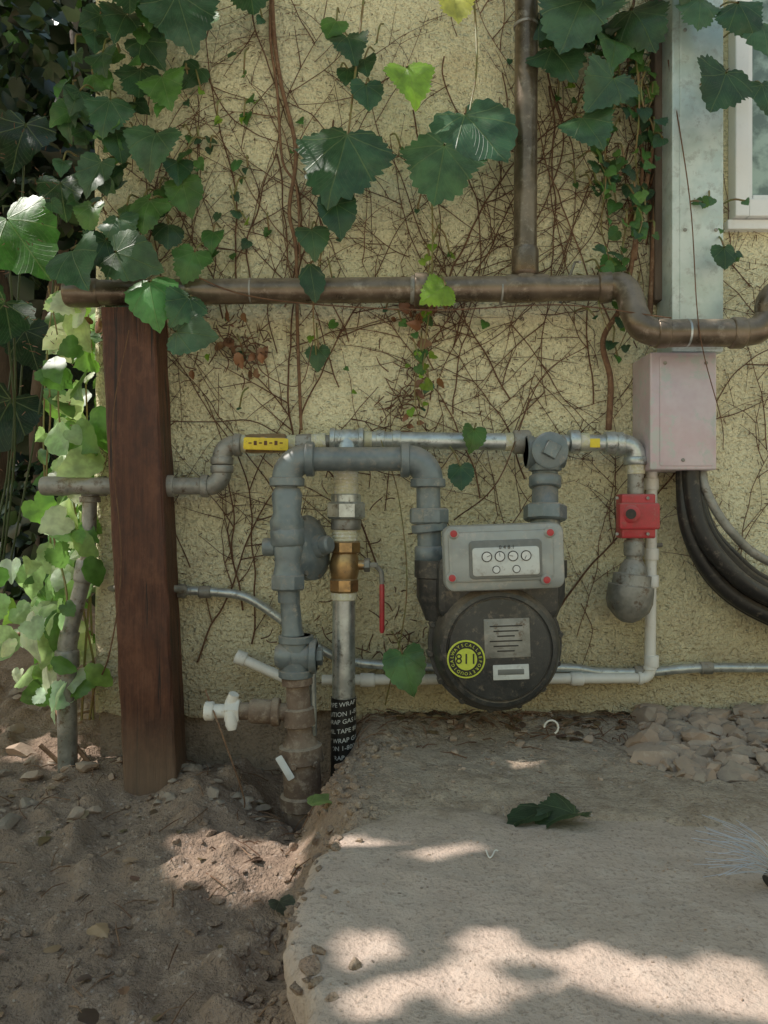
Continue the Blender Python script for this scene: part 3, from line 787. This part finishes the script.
add_text('sticker_text','811',R(13.5),q3-Y*.0008,'lblack',meter)
for i in range(22):
    a=2*math.pi*i/22; t='CALLBEFOREYOUDIGALWAYS'[i]
    o=add_text('sticker_ring','%s'%t,R(4.2),q3+Vector((math.sin(a)*R(13),-.0003,math.cos(a)*R(13))),'lgreen',meter,a)
add_text('index_text','0 4 8 1',R(5),f(5,9,.0095),'lblack',meter,-.035)

# ================================================================ LEFT VENT PIPE
mb=MB()
mb.elbow(S(90,486,.03),X,-Z,R(12),R(9),'galvdk'); mb.pipe(S(90,497,.03),S(88,560,.03),R(7.5),'galvdk')
mb.collar(S(42,486,.062),S(70,486,.062),R(10),'galvdk')
mb.pipe(S(88,560,.03),S(68,640,.03),R(8),'galvdk'); mb.collar(S(87,560,.03),S(83,582,.03),R(10.5),'galvdk')
mb.tube(spline([S(70,632,.03),S(67,660,.03),S(68,790,.03),S(68,840,.03)],6),R(10),20,'galvdk')
mb.collar(S(67,650,.03),S(67,668,.03),R(12.5),'galvdk')
mb.obj('vent_pipe')

# ================================================================ CLIMBING VINE
vine=empty('climbing_vine'); st=MB(); lf=MB()
def strand(P,r0,r1,mat='twig',k=6,n=6,wob=1.5):
    pts=spline([S(u+U(-wob,wob),v,dd) for u,v,dd in P],k)
    m=len(pts); st.tube(pts,[r0+(r1-r0)*i/(m-1) for i in range(m)],n,mat,False); return pts
mains=[[(268,-60),(272,20),(282,80),(296,150),(290,210),(297,250),(299,330),(302,430)],
 [(273,-60),(268,30),(277,90),(284,160),(294,190),(302,260)],
 [(606,430),(612,380),(604,340),(622,300),(640,230),(655,120),(668,-40)],
 [(634,260),(640,150),(628,60),(640,-40)],
 [(650,320),(658,200),(660,60),(664,-40)]]
for i,mn in enumerate(mains):
    strand([(u,v,.012+(.01 if i>1 else 0)) for u,v in mn],R([2.6,1.8,3.5,2,3][i]),R([1.8,1.2,2.2,1.5,2][i]),'twig',8,7,3)
def runner(u,v,ang,ln,r,mat,dd=.005,branch=2,curl=.35):
    pts=[(u,v,dd)];a=ang;step=14;m=max(3,int(ln/step));da=U(-.03,.03)
    for i in range(m):
        a+=da+random.gauss(0,curl*.32); u+=math.sin(a)*step; v-=math.cos(a)*step
        pts.append((u,v,dd+abs(random.gauss(0,.0025))))
        if branch>0 and rnd()<.22: runner(u,v,a+random.choice([-1,1])*U(.4,1.1),ln*U(.15,.4),r*.7,mat,dd,branch-1,curl)
        for _ in range(2):
            if rnd()<.4:
                b=a+random.choice([-1,1])*U(.7,1.6); uu=u+U(-5,5);vv=v+U(-5,5); q=(uu+math.sin(b)*U(2,7),vv-math.cos(b)*U(2,7))
                st.tube([S(uu,vv,dd),S(q[0],q[1],dd+U(-.003,.004))],[R(.55),R(.3)],3,mat,False)
    pp=[p for p in pts if p[0]>97]
    if len(pp)>=3:
        pts=spline([S(*p) for p in pp],3); mm=len(pts); st.tube(pts,[r*(1-.6*i/mm) for i in range(mm)],4,mat,False)
for i in range(44):
    runner(U(105,650),U(200,700),U(-.5,.5),U(120,420),R(U(.5,1.1)),'twigdk' if rnd()<.65 else 'twig')
for i in range(20):
    runner(U(110,650),U(-20,180),math.pi+U(-.35,.35),U(150,400),R(U(.5,1.05)),'twigdk')
for i in range(40):
    runner(U(100,640),U(20,640),U(-3.1,3.1),U(30,110),R(U(.4,.7)),'twigdk',curl=.9)
for i in range(10):
    runner(U(720,768),U(240,640),U(-1,1),U(60,160),R(.7),'twigdk')
for (cu,cv,ru,rv,cnt) in ((240,345,40,30,70),(405,400,30,45,80),(420,310,18,18,30),(630,200,35,150,90),(400,640,25,60,25),(345,600,80,120,30)):
    for i in range(cnt):
        u=random.gauss(cu,ru*.5);v=random.gauss(cv,rv*.5); a=U(0,6.3);l=U(5,20); dd=U(.004,.02)
        st.tube(spline([S(u,v,dd),S(u+math.cos(a)*l*.5+U(-3,3),v+math.sin(a)*l*.5+U(-3,3),dd+U(0,.01)),S(u+math.cos(a)*l,v+math.sin(a)*l,dd)],3),[R(.7)]*6+[R(.3)],3,'twigdk',False)
strand([(180,270,.09),(260,298,.1),(420,310,.11),(560,305,.11),(670,318,.15)],R(.8),R(.6),'twigdk',10,5)
strand([(255,345,.03),(262,372,.06),(300,385,.08),(312,340,.05)],R(.7),R(.5),'twigdk',8,5)
strand([(205,690,.12),(225,740,.17),(245,800,.16),(238,815,.15)],R(.9),R(.7),'twig',8,5)
strand([(95,690,-.02),(110,650,.12),(120,560,.13),(112,430,.12),(128,330,.12)],R(.8),R(.5),'twigdk',8,5)
strand([(668,60,.06),(690,200,.1),(700,330,.15),(720,420,.11),(722,450,.1)],R(.7),R(.4),'twigdk',8,5)
strand([(455,520,.02),(500,480,.1),(540,380,.03),(590,345,.05)],R(.8),R(.5),'twigdk',8,5)
strand([(385,705,.02),(405,600,.1),(400,500,.1),(380,440,.08)],R(.8),R(.5),'stemg',8,5)
def petiole(b,up=None):
    e=Vector((b.x+U(-.02,.02),-U(.006,.02),b.z+U(.015,.05)))
    mid=(b+e)/2+Vector((0,-.012,.006))
    st.tube(spline([b,mid,e],4),[R(1.)]*9,5,'stemg',False)
hero=[
(183,14,78,10,'L',BL,.10),(122,22,48,-20,'L',DK,.07),(150,50,40,30,'H',DK,.06),(140,78,50,-10,'L',DK,.07),(165,88,48,20,'L',MD,.09),(107,112,48,-15,'L',BL,.10),
(152,146,58,0,'L',BL,.12),(118,140,40,15,'H',DK,.08),(95,175,40,-25,'H',BL,.1),(186,196,38,20,'H',MD,.08),(146,210,46,-10,'L',MD,.11),(120,228,42,15,'L',BL,.12),(75,262,62,40,'H',BL,.16),
(132,258,54,60,'H',BL,.14),(190,262,42,-10,'L',MD,.1),(152,298,54,10,'H',(.09,.26,.06),.15),(183,306,44,-25,'L',BL,.15),(190,333,46,80,'H',BL,.15),(90,215,36,0,'L',MD,.1),(168,232,32,0,'H',DK,.09),
(103,60,36,10,'L',DK,.07),(200,20,36,-30,'L',MD,.07),(178,170,30,0,'H',DK,.08),(212,238,24,0,'H',MD,.06),(100,250,40,-20,'L',DK,.1),
(340,160,98,-5,'L',BL,.13),(480,131,82,28,'H',BL,.11),(441,165,84,-12,'L',(.058,.14,.05),.14),(411,80,52,15,'L',BR,.1),(455,5,46,0,'L',YL,.09),
(338,216,40,5,'H',DK,.13),(313,240,34,0,'H',BL,.12),(312,278,26,0,'O',DK,.11),(367,94,34,0,'H',BL,.09),(350,44,42,10,'L',DK,.08),(333,26,28,-20,'H',MD,.07),(365,65,26,20,'H',DK,.07),(347,75,22,0,'H',DK,.06),
(318,357,24,0,'H',BL,.04),(437,291,38,-50,'L',BR,.11),(473,438,26,-20,'H',MD,.11),(461,475,27,0,'H',BL,.13),(406,669,44,15,'H',(.1,.24,.08),.12),(421,355,14,0,'H',MD,.05),
(575,18,88,-15,'L',BL,.12),(560,58,60,20,'L',DK,.1),(605,88,60,-35,'L',BL,.13),(590,128,56,25,'L',BL,.13),(640,20,66,20,'L',DK,.1),(615,45,44,-10,'H',MD,.1),(548,25,40,40,'H',DK,.09),
(722,85,66,-30,'L',DK,.16),(745,14,50,20,'L',DK,.14),(700,8,44,-10,'L',BL,.13),(765,95,40,10,'L',DK,.13),(725,255,26,0,'H',DK,.12),(765,35,46,0,'H',BL,.14),
(130,-20,70,0,'L',DK,.1),(250,-15,60,10,'L',DK,.1),(600,-25,80,0,'L',DK,.12),(690,-20,60,0,'L',DK,.12),(640,-30,60,20,'L',BL,.1),(150,8,40,0,'L',MD,.08)]
for (u,v,w,ro,kd,tn,dd) in hero:
    b=leaf(lf,S(u,v,dd),R(w,dd),math.radians(ro+U(-8,8)),U(.15,.5),U(-.3,.3),kd,tnt(tn,.12),'leaf',2)
    petiole(b)
def small(u,v,w,dd,tn,kind=None):
    b=leaf(lf,S(u,v,dd),R(w,dd),U(-.9,.9),U(0,.9),U(-.7,.7),kind or random.choice('LHH'),tnt(tn),'leaf',1)
    if rnd()<.5: petiole(b)
for i in range(52):
    t=rnd(); small(random.gauss(132-18*t,26),-10+t*320,U(12,30),U(.02,.09),random.choice([DK,BL,MD,MD]))
for i in range(10): small(U(62,105),U(-10,200),U(14,28),U(-.05,.1),random.choice([DK,BL,MD]))
for i in range(26): small(U(180,250),U(60,260),U(7,15),.02,random.choice([MD,BL]))
for (a,b_,w0) in (((612,60),(605,330),26),((634,40),(626,350),24),((650,60),(636,240),22),((590,0),(600,200),26)):
    pts=[(a[0]+(b_[0]-a[0])*t/8+U(-8,8),a[1]+(b_[1]-a[1])*t/8,.05+.03*math.sin(t)) for t in range(9)]
    strand(pts,R(1.1),R(.6),'stemg',5,5)
    for i in range(38):
        t=rnd()*8; j=min(7,int(t)); u=pts[j][0]+(pts[j+1][0]-pts[j][0])*(t-j); v=pts[j][1]+(pts[j+1][1]-pts[j][1])*(t-j)
        small(u+random.gauss(0,10),v,U(6,17),U(.03,.09),random.choice([MD,BL,DK,MD,(.14,.27,.06)]))
for i in range(12): small(U(545,665),U(-10,50),U(18,34),U(.05,.1),random.choice([MD,BL,DK]))
strand([(430,170,.12),(433,250,.06),(428,330,.05),(415,385,.04),(418,425,.04)],R(1.1),R(.6),'stemg',6,5)
for i in range(26): 
    t=rnd(); small(431-14*t+random.gauss(0,5),235+t*185,U(6,14),U(.03,.08),random.choice([MD,BL,BR]))
strand([(365,0,.06),(352,90,.08),(345,170,.11),(330,220,.11),(315,290,.09),(318,365,.03)],R(1.3),R(.7),'stemg',8,5)
strand([(470,-40,.05),(478,60,.09),(470,110,.11)],R(1.3),R(.8),'stemg',8,5)
for i in range(46): small(U(200,640),U(0,420),U(5,11),U(.01,.03),random.choice([MD,BR,BL]))
for i in range(8): small(U(690,760),U(200,280),U(6,13),U(.08,.13),random.choice([MD,BL]))
for i in range(60):
    cu,cv,s=random.choice([(240,345,26),(410,400,20),(420,310,18),(630,200,24),(90,330,15)])
    leaf(lf,S(random.gauss(cu,s*.7),random.gauss(cv,s),U(.01,.03)),R(U(5,13)),U(-3,3),U(-1,1),U(-1,1),'O',tnt((.24,.12,.06)),'dead',1)
st.obj('stems',vine,angle=60); lf.obj('leaves',vine,angle=80)

pl=empty('sunlit_creeper'); st=MB(); lf=MB()
for s_ in range(7):
    u0=U(60,105);P=[(u0,720,U(-.1,.05))]
    for j in range(7): P.append((P[-1][0]+U(-14,12),720-(j+1)*62,P[-1][2]+U(-.02,.02)))
    pts=strand(P,R(1.5),R(.8),'stemg',5,5)
for i in range(175):
    v=U(300,700)
    u=random.gauss(78,17) if v<560 else random.gauss(50,26)
    if u>104: u=U(64,100)
    kd=random.choice('LHHO')
    leaf(lf,S(u,v,U(-.14,.07)),R(U(14,38)),U(-1.2,1.2),U(-.2,1.),U(-.9,.9),kd,tnt(random.choice([(.16,.3,.07),(.34,.48,.22),(.1,.2,.05),(.5,.6,.4)]),.2),'leafs',1)  # pale tints put part of the sunlight into the leaf colour
st.obj('stems',pl); lf.obj('leaves',pl,angle=80)

# ================================================================ BACKGROUND PLANTING
mb=MB()
def lump(mb,c,rad,n,w,tints,mat='leafc',squash=.8):
    for i in range(n):
        d_=Vector((random.gauss(0,1),random.gauss(0,1),random.gauss(0,1))).normalized()*rad*U(.55,1.05)
        p=Vector(c)+Vector((d_.x,d_.y,d_.z*squash))
        if p.z<-.05: continue
        nr=(d_.normalized()+Vector((U(-1,1),U(-1,1),U(-.4,1.2)))).normalized()
        qleaf(mb,p,w*U(.6,1.3),nr,tnt(random.choice(tints),.35),mat)
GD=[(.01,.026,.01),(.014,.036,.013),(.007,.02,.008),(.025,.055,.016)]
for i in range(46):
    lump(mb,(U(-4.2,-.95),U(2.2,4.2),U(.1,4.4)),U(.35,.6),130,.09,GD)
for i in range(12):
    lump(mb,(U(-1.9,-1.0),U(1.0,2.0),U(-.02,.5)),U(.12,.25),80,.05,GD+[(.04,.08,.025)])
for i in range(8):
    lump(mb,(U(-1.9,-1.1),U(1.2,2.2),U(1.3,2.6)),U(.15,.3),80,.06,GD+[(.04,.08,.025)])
mb.obj('garden_shrubs',angle=80)
mb=MB();vs=[];nn=40
for i in range(nn+1):
    for j in range(nn+1):
        x=-8+j*8.5/nn; z=-.3+i*5.6/nn; vs.append((x,4.6+noise.fractal(Vector((x*1.3,z*1.3,0)),1,2,4)*.6,z))
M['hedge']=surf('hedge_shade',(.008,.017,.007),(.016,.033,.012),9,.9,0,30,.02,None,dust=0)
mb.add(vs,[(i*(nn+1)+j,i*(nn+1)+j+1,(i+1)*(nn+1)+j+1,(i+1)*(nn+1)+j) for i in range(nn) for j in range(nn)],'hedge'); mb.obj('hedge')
mb=MB()
mb.tube(spline([(-2.2,3.0,-.1),(-2.15,3.,1.2),(-2.3,3.,2.6),(-2.2,3,4.4)],6),.07,12,'bark')
mb.tube(spline([(-1.55,2.2,-.1),(-1.6,2.2,.9),(-1.45,2.3,2.2),(-1.6,2.4,4)],6),.028,10,'bark')
lump(mb,(-2.2,3,4.6),.9,400,.12,GD)
mb.obj('garden_tree')
ee=MB()
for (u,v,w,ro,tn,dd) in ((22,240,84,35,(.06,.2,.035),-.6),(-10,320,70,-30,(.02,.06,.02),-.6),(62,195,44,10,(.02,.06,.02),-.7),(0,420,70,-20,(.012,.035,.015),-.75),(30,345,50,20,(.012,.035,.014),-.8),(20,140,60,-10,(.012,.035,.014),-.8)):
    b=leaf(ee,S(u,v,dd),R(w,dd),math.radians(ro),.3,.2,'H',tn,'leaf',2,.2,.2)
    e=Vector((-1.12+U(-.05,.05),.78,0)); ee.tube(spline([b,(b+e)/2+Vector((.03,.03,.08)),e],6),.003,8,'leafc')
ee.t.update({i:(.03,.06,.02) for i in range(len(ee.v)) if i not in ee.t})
ee.obj('elephant_ear_plant',angle=80)

# ================================================================ LITTER
mb=MB()
def lay(mb,x,y,w,tint,kind='O',mat='dead',yaw=None,detail=1,lift=.003,fold=None,droop=None):
    leaf(mb,Vector((x,y,top(x,y)+lift)),w,0,1.45+U(-.2,.12),U(0,6.3) if yaw is None else yaw,kind,tint,mat,detail,fold,droop)
for i in range(220):
    if rnd()<.6: x,y=U(0,.75),-abs(random.gauss(0,.06))-.01
    else: x,y=U(-.7,-.1),U(-.7,0)
    lay(mb,x,y,U(.005,.02),tnt(random.choice([(.22,.13,.08),(.32,.22,.14),(.1,.06,.04),(.14,.1,.05)])),random.choice('OOH'))
for i in range(380):
    if rnd()<.6: x,y=U(-.05,.8),-abs(random.gauss(0,.07))-.01
    else: x,y=U(-.7,-.1),U(-.8,.05)
    a=U(0,6.3);l=U(.01,.05); z=top(x,y)+.003; e=(x+math.cos(a)*l,y+math.sin(a)*l); ez=top(*e)+.003+U(0,.008)
    mb.tube([(x,y,z),((x+e[0])/2+U(-.004,.004),(y+e[1])/2,(z+ez)/2+.003),(e[0],e[1],ez)],[.001,.0009,.0005],4,random.choice(['twigdk','twig']),False)
for pts in ([(40,745),(75,775),(110,790)],[(52,700),(75,745),(120,795)],[(0,640),(40,628),(70,622)],[(30,770),(55,790),(80,812)]):
    mb.tube(spline([S(u,v,.02)if v>700 else S(u,v,-.1) for u,v in pts],6),.004,8,'twig',False)
mb.obj('leaf_litter')
mb=MB(); p=G(560,815,.01)
lay(mb,p.x,p.y,.07,(.05,.085,.04),'L','leaf',-1.2,2,.009,.35,.4)
lay(mb,p.x-.03,p.y+.012,.045,(.035,.065,.03),'O','leaf',-.9,2,.006,.3,.2)
mb.obj('fallen_leaf')
mb=MB(); p=G(284,907,-.1); lay(mb,p.x,p.y,.032,(.09,.1,.07),'H','leaf',.6,2,.006)
p=G(325,825,-.05); lay(mb,p.x,p.y,.04,(.2,.3,.1),'O','leaf',2.2,2,.012)
p=G(100,938,-.11); lay(mb,p.x,p.y,.026,(.42,.28,.16),'L','dead',1,2,.006)
mb.obj('fallen_leaf')
mb=MB()
p=S(551,727,.14); pts=[p+Vector((math.cos(a)*.011,-.002,math.sin(a)*.011)) for a in [math.radians(t) for t in range(-60,200,20)]]
mb.tube(pts,.0016,8,'white'); mb.obj('wire_clip')
mb=MB(); pts=[G(486+i*3,850+6*math.sin(i*1.3)+i*1.5,.006) for i in range(5)]
mb.tube(spline(pts,5),.0008,5,'white'); mb.obj('string_scrap')
mb=MB(); base=G(790,880,.012)
for i in range(36):
    a=math.radians(U(135,200)); l=U(.05,.095)
    e=base+Vector((math.cos(a)*l,math.sin(a)*l*.7,U(.005,.055)))
    mid=(base+e)/2+Vector((0,0,U(.005,.015)))
    mb.tube(spline([base,mid,e],4),.00025,4,'steel',False)
mb.lathe(base-X*.012,base+X*.02,[(0,.008),(.2,.012),(1,.012)],16,'black'); mb.tube([base+X*.02,base+Vector((.2,-.02,.02))],.009,14,'black')
p=G(768,882,.008); mb.lathe(p,p+Vector((.03,.01,.012)),[(0,.007),(.5,.012),(1,.008)],14,'black')
mb.obj('wire_brush')

# ================================================================ OVERHANGING TREE (gives the dapple)
sun=Vector((-.62,.07,.78)).normalized()
T=[]
def tg(p,r): T.append((Vector(p),r))
for u,v,r in ((212,880,.032),(240,885,.036),(275,882,.032),(300,868,.024),(218,853,.03),(256,860,.03)): tg(G(u,v,-.105),r)
for u,v,r in ((350,843,.013),(376,848,.015),(404,851,.014),(450,852,.015)): tg(G(u,v,-.0),r)
for u,v,r in ((368,946,.016),(497,947,.018),(456,982,.018),(480,992,.018),(372,1000,.016),(594,968,.018),(630,982,.026),(668,992,.024),(738,980,.022),(768,1002,.022)): tg(G(u,v,0),r)
for v in range(320,700,34): tg(S(76,v,-.03),.06)
for v in (600,650,690): tg(S(30,v,-.03),.05)
tg(S(152,298,.15),.022); tg(S(411,80,.1),.022); tg(S(437,291,.11),.018); tg(S(455,5,.09),.02)
tg(S(120,228,.12),.02); tg(S(183,14,.1),.025); tg(S(478,120,.11),.02); tg(S(690,350,.13),.012)
tg(S(22,240,-.6),.1); tg(S(50,120,-.6),.08)
mb=MB()
for i in range(36000):
    k=rnd()
    if k<.55: q=Vector((U(-.9,1.3),U(-1.0,.0),0)); h=U(1.75,1.95)
    elif k<.85: q=Vector((U(-.6,1.2),U(-.22,.03),U(0,1.45))); h=U(2.0,2.5)
    else: q=Vector((U(-2.6,-.8),U(.2,3),U(0,2))); h=U(2.4,2.9)
    p=q+sun*((h-q.z)/sun.z)
    near=9
    for t,r in T:
        dd=p-t; dist=(dd-sun*dd.dot(sun)).length-r
        if dist<near: near=dist
    w=U(.07,.11) if near>.08 else U(.028,.04)
    if near<w*.5: continue
    if near>.08 and i%5<2: continue
    if p.y>-.03 and p.x>xl-.05: continue
    nr=(sun+Vector((U(-1,1),U(-1,1),U(-1,1)))*.6).normalized()
    qleaf(mb,p,w,nr,tnt(MD,.3),'leafc')
trunk=spline([(-3.6,-.9,-.1),(-3.5,-.85,.7),(-3.3,-.8,1.4),(-2.9,-.7,1.85)],6)
mb.tube(trunk,[.12-.003*i for i in range(len(trunk))],14,'bark')
for e in ((-1.0,-.9,2.0),(-1.2,-.2,2.05),(-2.2,.3,2.3),(-2.0,-1.1,2.0),(-3.,1.8,2.5)):
    mb.tube(spline([trunk[-1],(trunk[-1]+Vector(e))/2+Vector((0,0,.1)),Vector(e)],6),[.04-.0025*i for i in range(13)],8,'bark')
mb.obj('overhanging_tree',angle=80)

# ================================================================ LIGHT, SKY, CAMERA
w=bpy.data.worlds.new('World'); sc.world=w; w.use_nodes=True
nt=w.node_tree; bg=nt.nodes['Background']; sk=nt.nodes.new('ShaderNodeTexSky'); sk.sky_type='NISHITA'; sk.sun_disc=False
sk.sun_elevation=math.asin(sun.z); sk.sun_rotation=math.atan2(sun.x,sun.y); sk.dust_density=1.0; sk.air_density=2.9; sk.ozone_density=1.6
nt.links.new(sk.outputs[0],bg.inputs[0]); bg.inputs[1].default_value=.15
ld=bpy.data.lights.new('sun','SUN'); ld.energy=5; ld.angle=math.radians(.45); ld.color=(1,.93,.88)
lo=bpy.data.objects.new('sun',ld); lo.rotation_euler=(-sun).to_track_quat('-Z','Y').to_euler(); link(lo)
cd=bpy.data.cameras.new('camera'); cd.lens=F/1024*36; cd.sensor_width=36; cd.clip_start=.02; cd.clip_end=500
co=bpy.data.objects.new('camera',cd); co.location=(0,-D,H); co.rotation_euler=(math.pi/2,0,0); link(co); sc.camera=co
sc.view_settings.view_transform='Standard'; sc.view_settings.look='None'; sc.view_settings.exposure=0
